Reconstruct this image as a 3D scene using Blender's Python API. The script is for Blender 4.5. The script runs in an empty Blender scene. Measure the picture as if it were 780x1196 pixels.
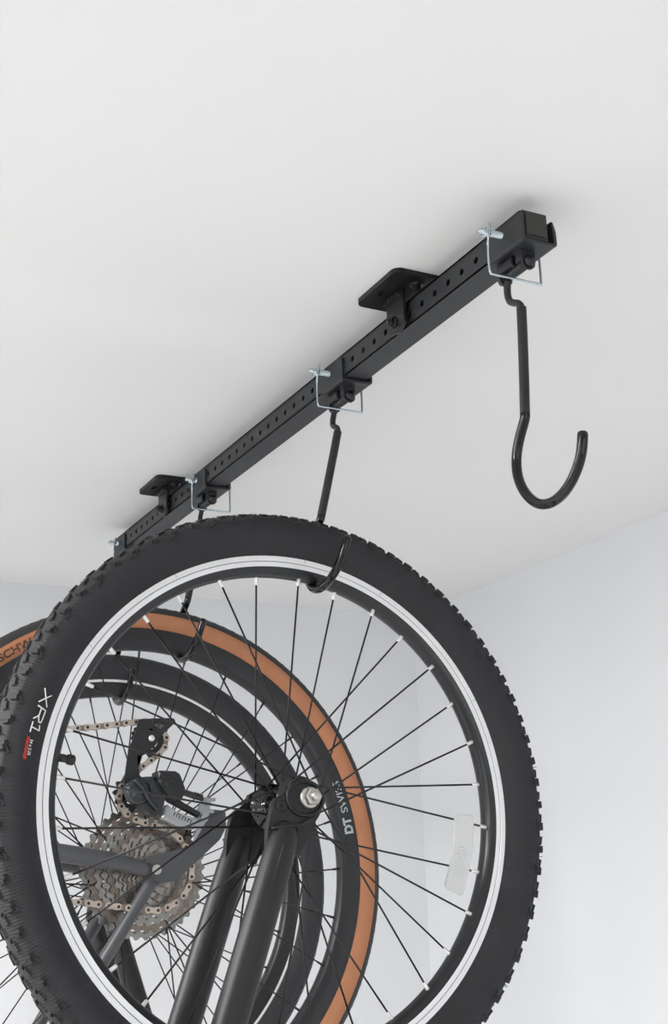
import bpy, bmesh, math, random
from mathutils import Vector, Matrix
random.seed(4)
PI = math.pi
SC = bpy.context.scene
COL = SC.collection
H = 1.80                       # height of the eye above the garage floor; all z below are measured from the eye

# ------------------------------------------------------------------ materials
def mat(name, col, rough=.5, metal=0., spec=.5, noise=0., nscale=40., bump=0., bscale=200., coat=0., alpha=1., trans=0.):
    m = bpy.data.materials.new(name); m.use_nodes = True
    nt = m.node_tree; b = nt.nodes['Principled BSDF']
    b.inputs['Base Color'].default_value = (*col, 1); b.inputs['Roughness'].default_value = rough
    b.inputs['Metallic'].default_value = metal; b.inputs['Specular IOR Level'].default_value = spec
    b.inputs['Coat Weight'].default_value = coat; b.inputs['Coat Roughness'].default_value = .05
    b.inputs['Alpha'].default_value = alpha; b.inputs['Transmission Weight'].default_value = trans
    tc = nt.nodes.new('ShaderNodeTexCoord')
    if noise:
        n = nt.nodes.new('ShaderNodeTexNoise'); n.inputs['Scale'].default_value = nscale; n.inputs['Detail'].default_value = 4
        r = nt.nodes.new('ShaderNodeMapRange'); r.inputs['To Min'].default_value = 1-noise; r.inputs['To Max'].default_value = 1+noise
        mx = nt.nodes.new('ShaderNodeVectorMath'); mx.operation = 'SCALE'; mx.inputs[0].default_value = col
        nt.links.new(tc.outputs['Object'], n.inputs['Vector']); nt.links.new(n.outputs['Fac'], r.inputs['Value'])
        nt.links.new(r.outputs['Result'], mx.inputs['Scale']); nt.links.new(mx.outputs['Vector'], b.inputs['Base Color'])
    if bump:
        n = nt.nodes.new('ShaderNodeTexNoise'); n.inputs['Scale'].default_value = bscale; n.inputs['Detail'].default_value = 3
        bp = nt.nodes.new('ShaderNodeBump'); bp.inputs['Strength'].default_value = bump; bp.inputs['Distance'].default_value = .001
        nt.links.new(tc.outputs['Object'], n.inputs['Vector']); nt.links.new(n.outputs['Fac'], bp.inputs['Height'])
        nt.links.new(bp.outputs['Normal'], b.inputs['Normal'])
    return m
M = dict(
    ceiling=mat('painted_ceiling', (.79,.79,.79), .9, noise=.012, nscale=3, bump=.05, bscale=90),
    wall=mat('painted_wall', (.77,.78,.80), .85, noise=.012, nscale=4, bump=.05, bscale=90),
    floor=mat('sealed_concrete', (.74,.735,.72), .6, noise=.10, nscale=6, bump=.1, bscale=60),
    powder=mat('black_powder_coat', (.0200,.0215,.0240), .45, spec=.42, noise=.10, nscale=120, bump=.12, bscale=900),
    plate=mat('black_plate_coat', (.007,.007,.008), .38, spec=.4, noise=.10, nscale=90, bump=.1, bscale=700),
    cap=mat('black_plastic_cap', (.022,.022,.019), .5, noise=.4, nscale=70),
    hole=mat('hole_interior', (.006,.006,.006), .9, noise=.1),
    bolt=mat('black_oxide_bolt', (.035,.035,.04), .28, metal=.7, noise=.1),
    zinc=mat('zinc_plated_steel', (.50,.57,.61), .25, metal=.92, noise=.06, nscale=200),
    sleeve=mat('matte_rubber_sleeve', (.013,.013,.015), .45, spec=.4, noise=.08),
    vinyl=mat('glossy_black_vinyl', (.003,.004,.005), .08, spec=.38, coat=.0, noise=.1, nscale=60),
    rubber=mat('tyre_rubber', (.022,.022,.0245), .68, spec=.35, noise=.16, nscale=30, bump=.3, bscale=420),
    rubber2=mat('smooth_tread_rubber', (.020,.020,.021), .62, noise=.12, nscale=40, bump=.2, bscale=300),
    rubber3=mat('dark_tyre_rubber', (.020,.021,.024), .68, noise=.12, nscale=40, bump=.4, bscale=250),
    tan=mat('tan_sidewall', (.40,.165,.078), .62, noise=.12, nscale=35, bump=.2, bscale=300),
    alu=mat('machined_aluminium', (.83,.83,.84), .30, metal=.35, noise=.03, nscale=15),
    rimblack=mat('black_anodised_rim', (.010,.011,.013), .3, noise=.1),
    rimblack2=mat('black_satin_rim', (.012,.0125,.015), .36, noise=.1),
    spoke=mat('black_spoke', (.009,.009,.010), .35, metal=.1, noise=.1),
    silver=mat('bright_nipple', (.80,.80,.78), .3, metal=.6, noise=.05),
    steel=mat('brushed_steel', (.50,.48,.44), .33, metal=.9, noise=.12, nscale=300),
    forkb=mat('matte_black_fork', (.009,.009,.010), .42, spec=.42, noise=.12, nscale=40, bump=.1, bscale=300),
    gloss=mat('gloss_black_hub', (.005,.005,.006), .12, coat=.3, noise=.1),
    frame=mat('grey_frame_paint', (.06,.062,.068), .4, noise=.06),
    white=mat('white_print', (.80,.80,.80), .6, noise=.03),
    red=mat('red_print', (.70,.05,.04), .6, noise=.05),
    greyp=mat('grey_print', (.42,.46,.49), .5, noise=.03),
    blackp=mat('black_print', (.05,.03,.02), .6, noise=.03),
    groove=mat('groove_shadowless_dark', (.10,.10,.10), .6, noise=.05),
    chain=mat('nickel_chain', (.50,.43,.37), .35, metal=.65, noise=.2, nscale=200),
    chaind=mat('dark_chain_plate', (.24,.20,.17), .4, metal=.7, noise=.2, nscale=200),
    cog=mat('nickel_sprocket', (.30,.29,.27), .27, metal=.95, noise=.2, nscale=150),
    derail=mat('black_derailleur', (.011,.012,.013), .40, noise=.15, nscale=80),
    derails=mat('smoked_derailleur_cover', (.035,.038,.042), .25, metal=.4, noise=.25, nscale=40),
    link=mat('silver_derailleur_link', (.40,.41,.42), .32, metal=.75, noise=.08),
    valve=mat('black_valve_rubber', (.018,.018,.019), .5, noise=.1),
    lamp=mat('added_fixture_paint', (.75,.75,.75), .5, noise=.02),
)
def tyre_ribs(m):          # fine radial moulding ribs on the sidewall
    nt = m.node_tree; b = nt.nodes['Principled BSDF']
    tc = nt.nodes.new('ShaderNodeTexCoord'); sp = nt.nodes.new('ShaderNodeSeparateXYZ')
    at = nt.nodes.new('ShaderNodeMath'); at.operation = 'ARCTAN2'
    ml = nt.nodes.new('ShaderNodeMath'); ml.operation = 'MULTIPLY'; ml.inputs[1].default_value = 620
    sn = nt.nodes.new('ShaderNodeMath'); sn.operation = 'SINE'
    bp = nt.nodes.new('ShaderNodeBump'); bp.inputs['Strength'].default_value = .25; bp.inputs['Distance'].default_value = .0006
    nt.links.new(tc.outputs['Object'], sp.inputs[0]); nt.links.new(sp.outputs['Z'], at.inputs[0]); nt.links.new(sp.outputs['X'], at.inputs[1])
    nt.links.new(at.outputs[0], ml.inputs[0]); nt.links.new(ml.outputs[0], sn.inputs[0]); nt.links.new(sn.outputs[0], bp.inputs['Height'])
    old = b.inputs['Normal'].links[0].from_socket
    nt.links.new(old, bp.inputs['Normal']); nt.links.new(bp.outputs['Normal'], b.inputs['Normal'])
tyre_ribs(M['rubber'])

# ------------------------------------------------------------------ mesh helpers
def V(*a): return Vector(a)
def box(bm, lo, hi, mi=0, bev=0):
    vs = [bm.verts.new((x, y, z)) for x in (lo[0], hi[0]) for y in (lo[1], hi[1]) for z in (lo[2], hi[2])]
    fs = [bm.faces.new([vs[i] for i in q]) for q in ((0,1,3,2),(4,6,7,5),(0,4,5,1),(2,3,7,6),(0,2,6,4),(1,5,7,3))]
    for f in fs: f.material_index = mi
    if bev:
        es = list({e for f in fs for e in f.edges})
        r = bmesh.ops.bevel(bm, geom=es, offset=bev, segments=2, affect='EDGES', profile=.5)
        for f in r['faces']: f.material_index = mi
    return vs
def frames(pts, closed=False):
    n = len(pts); T = []
    for i in range(n):
        a = pts[(i-1) % n] if (closed or i > 0) else pts[i]; b = pts[(i+1) % n] if (closed or i < n-1) else pts[i]
        T.append((b-a).normalized())
    ref = V(0,1,0) if abs(T[0].y) < .9 else V(1,0,0)
    N = (ref - T[0]*ref.dot(T[0])).normalized(); out = []
    for i in range(n):
        N = (N - T[i]*N.dot(T[i])).normalized(); out.append((pts[i], T[i], N, T[i].cross(N)))
    return out
def tube(bm, pts, r, seg=12, mi=0, cap=True, sy=1.):
    pts = [Vector(p) for p in pts]; R = r if isinstance(r, (list, tuple)) else [r]*len(pts)
    rings = []
    for (p, t, n, b), rr in zip(frames(pts), R):
        rings.append([bm.verts.new(p + n*(rr*math.cos(2*PI*k/seg)) + b*(rr*sy*math.sin(2*PI*k/seg))) for k in range(seg)])
    for a, c in zip(rings, rings[1:]):
        for k in range(seg):
            f = bm.faces.new((a[k], a[(k+1) % seg], c[(k+1) % seg], c[k])); f.smooth = True; f.material_index = mi
    if cap:
        for q in (rings[0][::-1], rings[-1]):
            f = bm.faces.new(q); f.material_index = mi
def smooth(pts, n=6):
    P = [Vector(p) for p in pts]; out = []
    for i in range(len(P)-1):
        p0 = P[max(i-1,0)]; p1 = P[i]; p2 = P[i+1]; p3 = P[min(i+2,len(P)-1)]
        for k in range(n):
            t = k/n
            out.append(.5*((2*p1) + (p2-p0)*t + (2*p0-5*p1+4*p2-p3)*t*t + (3*p1-p0-3*p2+p3)*t**3))
    out.append(P[-1]); return out
def lathe(bm, prof, seg=48, mi=None, axis=V(0,1,0), c=V(0,0,0), closed=False, sm=True, cap=True):
    """prof: (radius, offset along the axis)"""
    ax = axis.normalized(); u = (V(1,0,0) if abs(ax.x) < .9 else V(0,0,1)); u = (u-ax*u.dot(ax)).normalized(); w = ax.cross(u)
    rings = []
    for k in range(seg):
        a = 2*PI*k/seg; d = u*math.cos(a) + w*math.sin(a)
        rings.append([bm.verts.new(c + d*r + ax*o) for r, o in prof])
    n = len(prof)
    for k in range(seg):
        A = rings[k]; B = rings[(k+1) % seg]
        for i in range(n if closed else n-1):
            j = (i+1) % n
            f = bm.faces.new((A[i], A[j], B[j], B[i])); f.smooth = sm; f.material_index = (mi[i] if mi else 0)
    if not closed and cap:
        for i in (0, n-1):
            if prof[i][0] > 1e-6:
                f = bm.faces.new([r[i] for r in rings]); f.material_index = (mi[min(i, n-2)] if mi else 0)
def prism(bm, poly, y0, y1, mi=0, bev=0, holes=()):
    """poly in the x-z plane extruded from y0 to y1"""
    a = [bm.verts.new((x, y0, z)) for x, z in poly]; b = [bm.verts.new((x, y1, z)) for x, z in poly]; n = len(poly)
    fs = [bm.faces.new((a[i], a[(i+1) % n], b[(i+1) % n], b[i])) for i in range(n)]
    fa = bm.faces.new(a[::-1]); fb = bm.faces.new(b)
    for f in fs+[fa, fb]: f.material_index = mi
    if bev:
        es = list(fa.edges)+list(fb.edges)
        r = bmesh.ops.bevel(bm, geom=es, offset=bev, segments=2, affect='EDGES')
        for f in r['faces']: f.material_index = mi; f.smooth = True
def rpoly(pts, r, n=4):
    """round the corners of a polygon"""
    out = []; N = len(pts)
    for i in range(N):
        p = V(*pts[i], 0); a = V(*pts[i-1], 0); b = V(*pts[(i+1) % N], 0)
        da = a-p; db = b-p; q = min(r, da.length*.45, db.length*.45); s = p+da.normalized()*q; e = p+db.normalized()*q
        for k in range(n+1):
            t = k/n; w = s*(1-t)**2 + p*2*t*(1-t) + e*t*t; out.append((w.x, w.y))
    return out
def xf(bm, fn):
    """run fn(bm) then return the new verts for a transform"""
    old = set(bm.verts); fn(bm); return [v for v in bm.verts if v not in old]
def obj(name, bm, mats, parent=None, loc=None, fix=True):
    if fix: bmesh.ops.recalc_face_normals(bm, faces=bm.faces)
    me = bpy.data.meshes.new(name); bm.to_mesh(me); bm.free()
    for m in (mats if isinstance(mats, (list, tuple)) else [mats]): me.materials.append(M[m])
    o = bpy.data.objects.new(name, me); COL.objects.link(o)
    if parent: o.parent = parent
    if loc is not None: o.location = loc
    return o
def new(): return bmesh.new()
def empty(name, loc, label, cat, group=None):
    o = bpy.data.objects.new(name, None); COL.objects.link(o); o.location = loc; o.empty_display_size = .03
    o['label'] = label; o['category'] = cat
    if group: o['group'] = group
    return o
def copy_thing(root, loc, label, group=None):
    if group is None and 'group' in root: group = root['group']
    r = root.copy(); COL.objects.link(r); r.location = loc; r['label'] = label
    if group: r['group'] = group
    m = {}
    for ch in list(root.children):
        c = ch.copy(); COL.objects.link(c); c.parent = r; m[ch.name] = c
        for g in list(ch.children):
            d = g.copy(); COL.objects.link(d); d.parent = c
    return r
def kid(root, base):
    for c in root.children:
        if c.name.split('.')[0] == base: return c

# ------------------------------------------------------------------ the room
def struct(name, lo, hi, m, bm=None):
    b = new(); box(b, lo, hi); o = obj(name, b, m); o['kind'] = 'structure'; return o
CZ = H+.6360; XR = 1.478; YB = 2.462; XL = -3.6; YF = -4.2
struct('floor', (XL-.12, YF, -.1), (XR+.12, YB+.12, 0), 'floor')
struct('ceiling', (XL-.12, YF, CZ), (XR+.12, YB+.12, CZ+.12), 'ceiling')
struct('wall_right', (XR, YF, 0), (XR+.12, YB+.12, CZ), 'wall')
struct('wall_back', (XL-.12, YB, 0), (XR, YB+.12, CZ), 'wall')
bm = new()
box(bm, (XL-.12, YF-.12, 0), (-1.2, YF, CZ)); box(bm, (-1.2, YF-.12, 2.1), (XR+.12, YF, CZ)); box(bm, (1.2, YF-.12, 0), (XR+.12, YF, 2.1))
o = obj('wall_front', bm, 'wall'); o['kind'] = 'structure'  # unseen wall, added with a narrowed opening to cut light near the camera
bm = new()
box(bm, (XL-.12, YF, 0), (XL, YB, .95)); box(bm, (XL-.12, YF, 2.15), (XL, YB, CZ)); box(bm, (XL-.12, YF, .95), (XL, -2.6, 2.15)); box(bm, (XL-.12, 2.2, .95), (XL, YB, 2.15))
o = obj('wall_left', bm, 'wall'); o['kind'] = 'structure'  # unseen wall; the opening is added to let in side light
bm = new()
for a, b in (((XL-.09,-2.6,.95),(XL-.03,2.2,1.0)), ((XL-.09,-2.6,2.10),(XL-.03,2.2,2.15)), ((XL-.09,-2.6,1.0),(XL-.03,-2.55,2.10)), ((XL-.09,2.15,1.0),(XL-.03,2.2,2.10)), ((XL-.08,-.525,1.0),(XL-.04,-.475,2.10))): box(bm, a, b)
o = obj('added_window_1', bm, 'lamp'); o['kind'] = 'structure'  # added window frame out of view, for daylight on walls and hook highlights

# ------------------------------------------------------------------ ceiling rail
RX0, RX1, RZ0, RZ1 = .6633, .6917, H+.5893, H+.6180
RC = (RX0+RX1)/2
RY0, RY1 = .8795, 2.0475
rail = empty('ceiling_rail', (RC, (RY0+RY1)/2, RZ1), 'long black perforated square steel rail hung under the ceiling, running away to the lower left', 'rail')
def rel(root, o):          # a mesh drawn in room coordinates, moved under its root
    for v in o.data.vertices: v.co -= root.location
    o.parent = root; return o
t = .0022
PITCH = .0254
HY = [.95396 + i*PITCH for i in range(-2, 45)]
HY = [y for y in HY if RY0+.012 < y < RY1-.01]
hz = H+.6030
bm = new()
hr = .0036; hs = 10
# side faces with real round holes through them
def side(x_out, x_in):
    cells = []
    ys = [RY0] + [y+PITCH/2 for y in HY[:-1]] + [RY1]
    for i, y in enumerate(HY):
        a, b = ys[i], ys[i+1]
        ring_o = []; 
        K = 16
        circ = [(y+hr*math.cos(2*PI*k/K), hz+hr*math.sin(2*PI*k/K)) for k in range(K)]
        def edgept(k):
            dy, dz = math.cos(2*PI*k/K), math.sin(2*PI*k/K)
            ty = ((b-y)/dy if dy > 1e-9 else ((a-y)/dy if dy < -1e-9 else 1e9)); tz = ((RZ1-hz)/dz if dz > 1e-9 else ((RZ0-hz)/dz if dz < -1e-9 else 1e9))
            q = min(ty, tz); return (y+dy*q, hz+dz*q)
        ed = [edgept(k) for k in range(K)]
        corners = {}
        for k in range(K):
            p, q = ed[k], ed[(k+1) % K]
            # insert the cell corner where the edge turns
            if abs(p[0]-q[0]) > 1e-7 and abs(p[1]-q[1]) > 1e-7:
                cy = b if max(p[0], q[0]) > b-1e-6 else a; cz = RZ1 if max(p[1], q[1]) > RZ1-1e-6 else RZ0
                corners[k] = (cy, cz)
        for x, flip in ((x_out, 0), (x_in, 1)):
            cv = [bm.verts.new((x, *p)) for p in circ]; ev = [bm.verts.new((x, *p)) for p in ed]
            for k in range(K):
                l = [cv[k], cv[(k+1) % K], ev[(k+1) % K]]
                if k in corners: l.append(bm.verts.new((x, *corners[k])))
                l.append(ev[k]); bm.faces.new(l)
            if not flip: co = cv
            else:
                for k in range(K): bm.faces.new((co[k], co[(k+1) % K], cv[(k+1) % K], cv[k]))
side(RX0, RX0+t); side(RX1, RX1-t)
box(bm, (RX0, RY0, RZ0), (RX1, RY1, RZ0+t)); box(bm, (RX0, RY0, RZ1-t), (RX1, RY1, RZ1))
rel(rail, obj('rail_tube', bm, 'powder'))
for y0, y1, sgn in ((RY0-.0035, RY0+.004, -1), (RY1-.004, RY1+.0035, 1)):
    bm = new(); box(bm, (RX0+.0004, min(y0, y1), RZ0+.0004), (RX1-.0004, max(y0, y1), RZ1-.0004), bev=.0008); ye = RY0-.0035 if sgn < 0 else RY1+.0035; box(bm, (RX0+.0032, min(ye, ye+sgn*.0014), RZ0+.0032), (RX1-.0032, max(ye, ye+sgn*.0014), RZ1-.0032), bev=.0006)
    o = rel(rail, obj('end_cap', bm, 'cap')); o['label'] = 'scuffed plastic end cap'

# ------------------------------------------------------------------ mounting plates screwed to the ceiling
PZ = H+.6305
def make_mount(y):
    global PZ
    root = empty('mounting_bracket', (RC, y, CZ), 'black slotted mounting plate on the ceiling between the two nearest hooks of the rail', 'bracket', 'mounting plates holding the rail to the ceiling')
    x0, x1, y0, y1 = -.0470, .0470, -.0435, .0435
    poly = rpoly([(x0,y0),(x1,y0),(x1,y1),(x0,y1)], .009, 5)
    bm = new()
    # plate with two real slots: left strip / middle / right strip built as cells
    zt, zb = CZ-.0001-CZ, PZ-CZ
    def slab(pl, m=0):
        a = [bm.verts.new((p[0], p[1], zb)) for p in pl]; b = [bm.verts.new((p[0], p[1], zt)) for p in pl]
        bm.faces.new(a); bm.faces.new(b[::-1])
        for i in range(len(pl)): bm.faces.new((a[i], a[(i+1) % len(pl)], b[(i+1) % len(pl)], b[i]))
    r = .009
    cl = [(x0, y0+r)] + [(x0+r-r*math.cos(a), y0+r-r*math.sin(a)) for a in [PI/2*k/5 for k in range(1,5)]] + [(x0+r, y0)]
    sl = -.036; sw = .0034; s0 = -.006; s1 = .012
    left = [(sl-sw, y0)] + cl[::-1] + [(p[0], -p[1]) for p in cl] + [(sl-sw, y1)]
    slab(left); slab([(-p[0], p[1]) for p in left])
    for s in (-1, 1):
        slab([(s*sl-sw, y0), (s*sl+sw, y0), (s*sl+sw, s0), (s*sl-sw, s0)]); slab([(s*sl-sw, s1), (s*sl+sw, s1), (s*sl+sw, y1), (s*sl-sw, y1)])
    slab([(sl+sw, y0), (-sl-sw, y0), (-sl-sw, y1), (sl+sw, y1)])
    obj('ceiling_plate', bm, 'plate', root)
    for s in (-1,):
        X = s*.0205
        bm = new(); pl = rpoly([(-.0175, zb+.001), (.0175, zb+.001), (.0175, RZ0-CZ+.004), (.0150, RZ0-CZ-.0005), (-.006, RZ0-CZ-.0055), (-.0175, RZ0-CZ+.003)], .0025, 3)
        prism(bm, pl, -.0018, .0018, bev=.0005)
        for v in bm.verts: v.co = Vector((X+v.co.y*s, v.co.x+.003, v.co.z))
        tb = obj('side_tab', bm, 'plate', root)
        bm = new(); zc = H+.5995-CZ
        lathe(bm, [(.0001,0),(.0068,0),(.0068,.0012),(.0001,.0012)], 20, axis=V(s,0,0), c=V(X+s*.0018, .0068, zc))
        lathe(bm, [(.0053,.0012),(.0053,.0048),(.0045,.0056),(.0001,.0056)], 6, axis=V(s,0,0), c=V(X+s*.0018, .0068, zc), sm=False)
        lathe(bm, [(.0026,.0056),(.0026,.0075),(.0001,.0082)], 12, axis=V(s,0,0), c=V(X+s*.0018, .0068, zc))
        obj('tab_bolt', bm, 'bolt', tb)
        bm = new(); box(bm, (X-.0045, -.0095, zb-.0065), (X-.0008, .0250, zb-.0008), bev=.0012)
        for k in range(5): box(bm, (X-.0050, -.0070+.007*k, zb-.0062), (X-.0045, -.0040+.007*k, zb-.0015))
        obj('weld_bead', bm, 'bolt', tb)
    for (sx, sy) in ((-.0120, -.0260),):
        bm = new()
        lathe(bm, [(.0001,0),(.0072,0),(.0072,-.0012),(.0001,-.0012)], 20, axis=V(0,0,1), c=V(sx, sy, zb))
        lathe(bm, [(.0050,-.0012),(.0050,-.0060),(.0001,-.0060)], 6, axis=V(0,0,1), c=V(sx, sy, zb), sm=False)
        obj('lag_screw', bm, 'bolt', root)
    return root
mt = make_mount(1.0935)
copy_thing(mt, (RC, 1.800, CZ), 'black slotted mounting plate on the ceiling by the far end of the rail')

# ------------------------------------------------------------------ hook hangers: U channel slider, hinge, hook
BX0, BX1 = RX0-.0029, .6992
BZ0 = H+.5849
LZ = -.0010                 # barrel axis is at z = eye + .5740
BAR = H+.5740
HP = [(.0186,-.0041),(.0200,-.0100),(.0202,-.0180),(.0180,-.0245),(.0155,-.0272),(.0100,-.0305),(.0052,-.0330),(.0015,-.0370),(.0006,-.0400)]
SP = [(.0006,-.0385),(.0010,-.0456),(.0021,-.0663),(.0051,-.1075),(.0074,-.1340),(.0079,-.1415)]
JP = [(.0079,-.1405),(.0082,-.1455),(.0146,-.1545),(.0219,-.1660),(.0259,-.1768),(.0272,-.1886),(.0244,-.2017),(.0166,-.2147),(.0042,-.2267),(-.0078,-.2322),(-.0223,-.2345),(-.0383,-.2308),(-.0500,-.2240),(-.0590,-.2155),(-.0652,-.2065),(-.0687,-.1970),(-.0702,-.1890)]
def make_hanger(y):
    root = empty('bike_hook', (RC, y, BAR), 'empty black hook at the near end of the rail', 'hook', 'hooks along the ceiling rail')
    L = .032; w = .0029
    x0 = BX0-RC; x1 = BX1-RC; zb = BZ0-BAR; zl = H+.6140-BAR; zr = H+.6125-BAR
    # a folded U channel
    bm = new()
    out = [(x0, zl), (x0, zb+.0025), (x0+.0008, zb+.0008), (x0+.0025, zb), (x1-.0035, zb), (x1-.001, zb+.001), (x1, zb+.0035), (x1, zr-.003), (x1-.001, zr)]
    inn = [(x1-w, zr), (x1-w, zb+.0045), (x1-w-.001, zb+w+.0005), (x1-w-.003, zb+w), (x0+w+.0015, zb+w), (x0+w, zb+w+.001), (x0+w, zl)]
    # keep clear of the rail: inner left wall touches it
    pl = out+inn
    prism(bm, pl, -L, .0215)
    es = [e for e in bm.edges if abs(e.verts[0].co.y-e.verts[1].co.y) < 1e-6 and abs(e.verts[0].co.z-e.verts[1].co.z) < .0035 and min(e.verts[0].co.z, e.verts[1].co.z) > zr-.0035]
    es = [e for e in es if (abs(e.verts[0].co.y+L) < 1e-6 or abs(e.verts[0].co.y-.0215) < 1e-6) and max(e.verts[0].co.z, e.verts[1].co.z) >= zr-1e-6]
    bmesh.ops.bevel(bm, geom=es, offset=.0045, segments=4, affect='EDGES', profile=.5)
    obj('channel', bm, 'powder', root)
    bx = x0 + .0175
    # hinge lugs, barrel and bolt along the rail
    bm = new()
    for yy in (.0225,):
        pass
    bm = new(); tube(bm, [(0,-.0125,0),(0,.0205,0)], .0052, 16); brl = obj('hinge_barrel', bm, 'powder', root)
    for yy in (-.0150, .0218):
        bm = new(); pl = rpoly([(-.0075, zb+.001), (.0075, zb+.001), (.0070, -.004), (.003, -.0075), (-.003, -.0075), (-.0070, -.004)], .002, 3)
        prism(bm, pl, yy-.0011, yy+.0011); obj('hinge_lug', bm, 'powder', root)
    bm = new()
    lathe(bm, [(.0001,0),(.0045,.0006),(.0058,.0022),(.0060,.0052),(.0001,.0052)][::-1], 18, axis=V(0,1,0), c=V(0,-.0213,0))
    obj('bolt_head', bm, 'bolt', root)
    bm = new(); lathe(bm, [(.0001,0),(.0058,0),(.0058,.005),(.0001,.005)], 6, axis=V(0,1,0), c=V(0,.0229,0), sm=False)
    obj('hinge_nut', bm, 'bolt', root)
    # stiffening weld nut on the left of the barrel
    bm = new(); box(bm, (-.0105, -.004, .0000), (-.0052, .017, .0105), bev=.0012); obj('stop_block', bm, 'bolt', root)
    bm = new(); tube(bm, smooth([(0,a,b) for a,b in HP], 5), .0034, 12); obj('hook_neck', bm, 'powder', root)
    bm = new(); P = smooth([(0,a,b) for a,b in SP], 5); tube(bm, P, [.0038]+[.0047]*(len(P)-1), 16); obj('hook_shank', bm, 'sleeve', root)
    bm = new(); P = smooth([(0,a,b) for a,b in JP], 6)
    for it in range(14): P = [P[0]]+[(P[k-1]+P[k]*2+P[k+1])/4 for k in range(1, len(P)-1)]+[P[-1]]
    P.append(P[-1]+V(0,-.0002,.0020)); P.append(P[-1]+V(0,-.0001,.0012)); R = [.0047]*(len(P)-2)+[.0044,.0032]
    tube(bm, P, R, 18); obj('hook_bend', bm, 'vinyl', root)
    return root
def pose(h, phi, psi):
    for nm in ('hook_neck', 'hook_shank', 'hook_bend', 'hinge_barrel', 'stop_block'):
        o = kid(h, nm)
        o.rotation_mode = 'XYZ'; o.rotation_euler = (psi if nm.startswith('hook') else 0, phi if nm != 'stop_block' else 0, 0)
PY = [.906, 1.2600, 1.6770, 2.0270]
hk = make_hanger(PY[0])
hookl = ['', 'black hook holding the rim of the nearest fat-tyred wheel', 'black hook holding the tan-sidewall wheel in the middle', 'farthest black hook, holding the rearmost wheel in the dark']
hooks = [hk] + [copy_thing(hk, (RC, PY[i], BAR), hookl[i]) for i in (1,2,3)]
for i, (a, b) in zip((1,2,3), ((.189,.030), (.176,.032), (.060,.034))): pose(hooks[i], a, b)

# ------------------------------------------------------------------ locking pins with wire bails
def make_pin(y):
    root = empty('locking_pin', (RC, y, H+.6045), 'silver locking pin with square wire loop at the near end of the rail', 'pin', 'wire lock pins through the rail')
    xa = .6345-RC; xb = .7035-RC
    bm = new(); tube(bm, [(xa,0,0),(xa+.0015,0,0),(xa+.0085,0,0),(xa+.0086,0,0),(xb-.002,0,0),(xb,0,0)], [.0022,.0028,.0028,.0034,.0034,.0026], 16); obj('pin', bm, 'zinc', root)
    bm = new()
    # a wrap round the head, then straight down, across and up to the far end of the pin
    xd = .6446-RC; xr = .7022-RC; zb = .5625-.6045
    P = [V(xd-.0045+.0040*k/14, .0042*math.sin(2*PI*k/12), .0042*math.cos(2*PI*k/12)) for k in range(0, 15)]
    tube(bm, P, .0010, 8)
    Q = [V(xd+.0008,-.0040,.0078), V(xd+.0004,-.0042,.0030), V(xd-.0006,-.0040,-.004), V(xd-.0004,-.0015,-.012), V(xd-.0002,0,-.024), V(xd,0,zb+.004), V(xd+.0015,0,zb+.0008), V(xd+.005,0,zb), V(xr-.005,0,zb+.0002), V(xr-.0012,0,zb+.0008), V(xr,0,zb+.004), V(xr,0,-.012), V(xr,0,-.004)]
    tube(bm, smooth(Q, 5), .0012, 8)
    tube(bm, smooth([V(xd-.0050,.0030,.0040), V(xd-.0034,-.0040,-.0010), V(xd-.0016,-.0036,-.008), V(xd-.0010,-.0008,-.014)], 5), .0010, 8)
    obj('wire_bail', bm, 'zinc', root)
    lathe_b = new(); lathe(lathe_b, [(.0022,-.003),(.0024,0),(.0001,.0005)], 12, axis=V(0,0,1), c=V(xr,0,-.004)); obj('loop_end', lathe_b, 'zinc', root)
    return root
p0 = make_pin(PY[0])
pl = ['', 'silver locking pin with wire loop above the hook of the nearest wheel', 'silver locking pin third along the rail, its wire loop dipping behind the fat tyre', 'silver locking pin at the far end of the rail, mostly behind the fat tyre']
pins = [p0] + [copy_thing(p0, (RC+dx, PY[i], H+.6045), pl[i]) for i, dx in ((1,0),(2,.0095),(3,.009))]

# ------------------------------------------------------------------ wheels
def P3(r, th, y): return V(r*math.cos(th), y, r*math.sin(th))
def text_mesh(bm, s, size, fn, mi=0, bold=0., depth=.0004, shear=0.):
    cu = bpy.data.curves.new('lettering', 'FONT'); cu.body = s; cu.size = 1; cu.offset = bold; cu.shear = shear
    o = bpy.data.objects.new('lettering', cu); COL.objects.link(o)
    bpy.context.view_layer.update()
    me = bpy.data.meshes.new_from_object(o.evaluated_get(bpy.context.evaluated_depsgraph_get()))
    bpy.data.objects.remove(o); bpy.data.curves.remove(cu)
    tb = bmesh.new(); tb.from_mesh(me); bpy.data.meshes.remove(me)
    bmesh.ops.triangulate(tb, faces=tb.faces)
    vm = {}
    for v in tb.verts: vm[v] = bm.verts.new(fn(v.co.x*size, v.co.y*size))
    for f in tb.faces:
        try: g = bm.faces.new([vm[v] for v in f.verts]); g.material_index = mi
        except ValueError: pass
    tb.free()
def interp(prof, r):
    """y (front, negative) of a tyre side profile at radius r"""
    for (r0, y0), (r1, y1) in zip(prof, prof[1:]):
        if r0 <= r <= r1: return y0+(y1-y0)*(r-r0)/(r1-r0)
    return prof[-1][1]
def dense(prof, n=4):
    P = smooth([V(a,b,0) for a,b in prof], n); return [(p.x, p.y) for p in P]
def sym(side):
    """side profile (r, +y) bead -> crown; returns the full open profile"""
    return [(r, -y) for r, y in side] + [(r, y) for r, y in side[::-1] if y > 1e-6]
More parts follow.
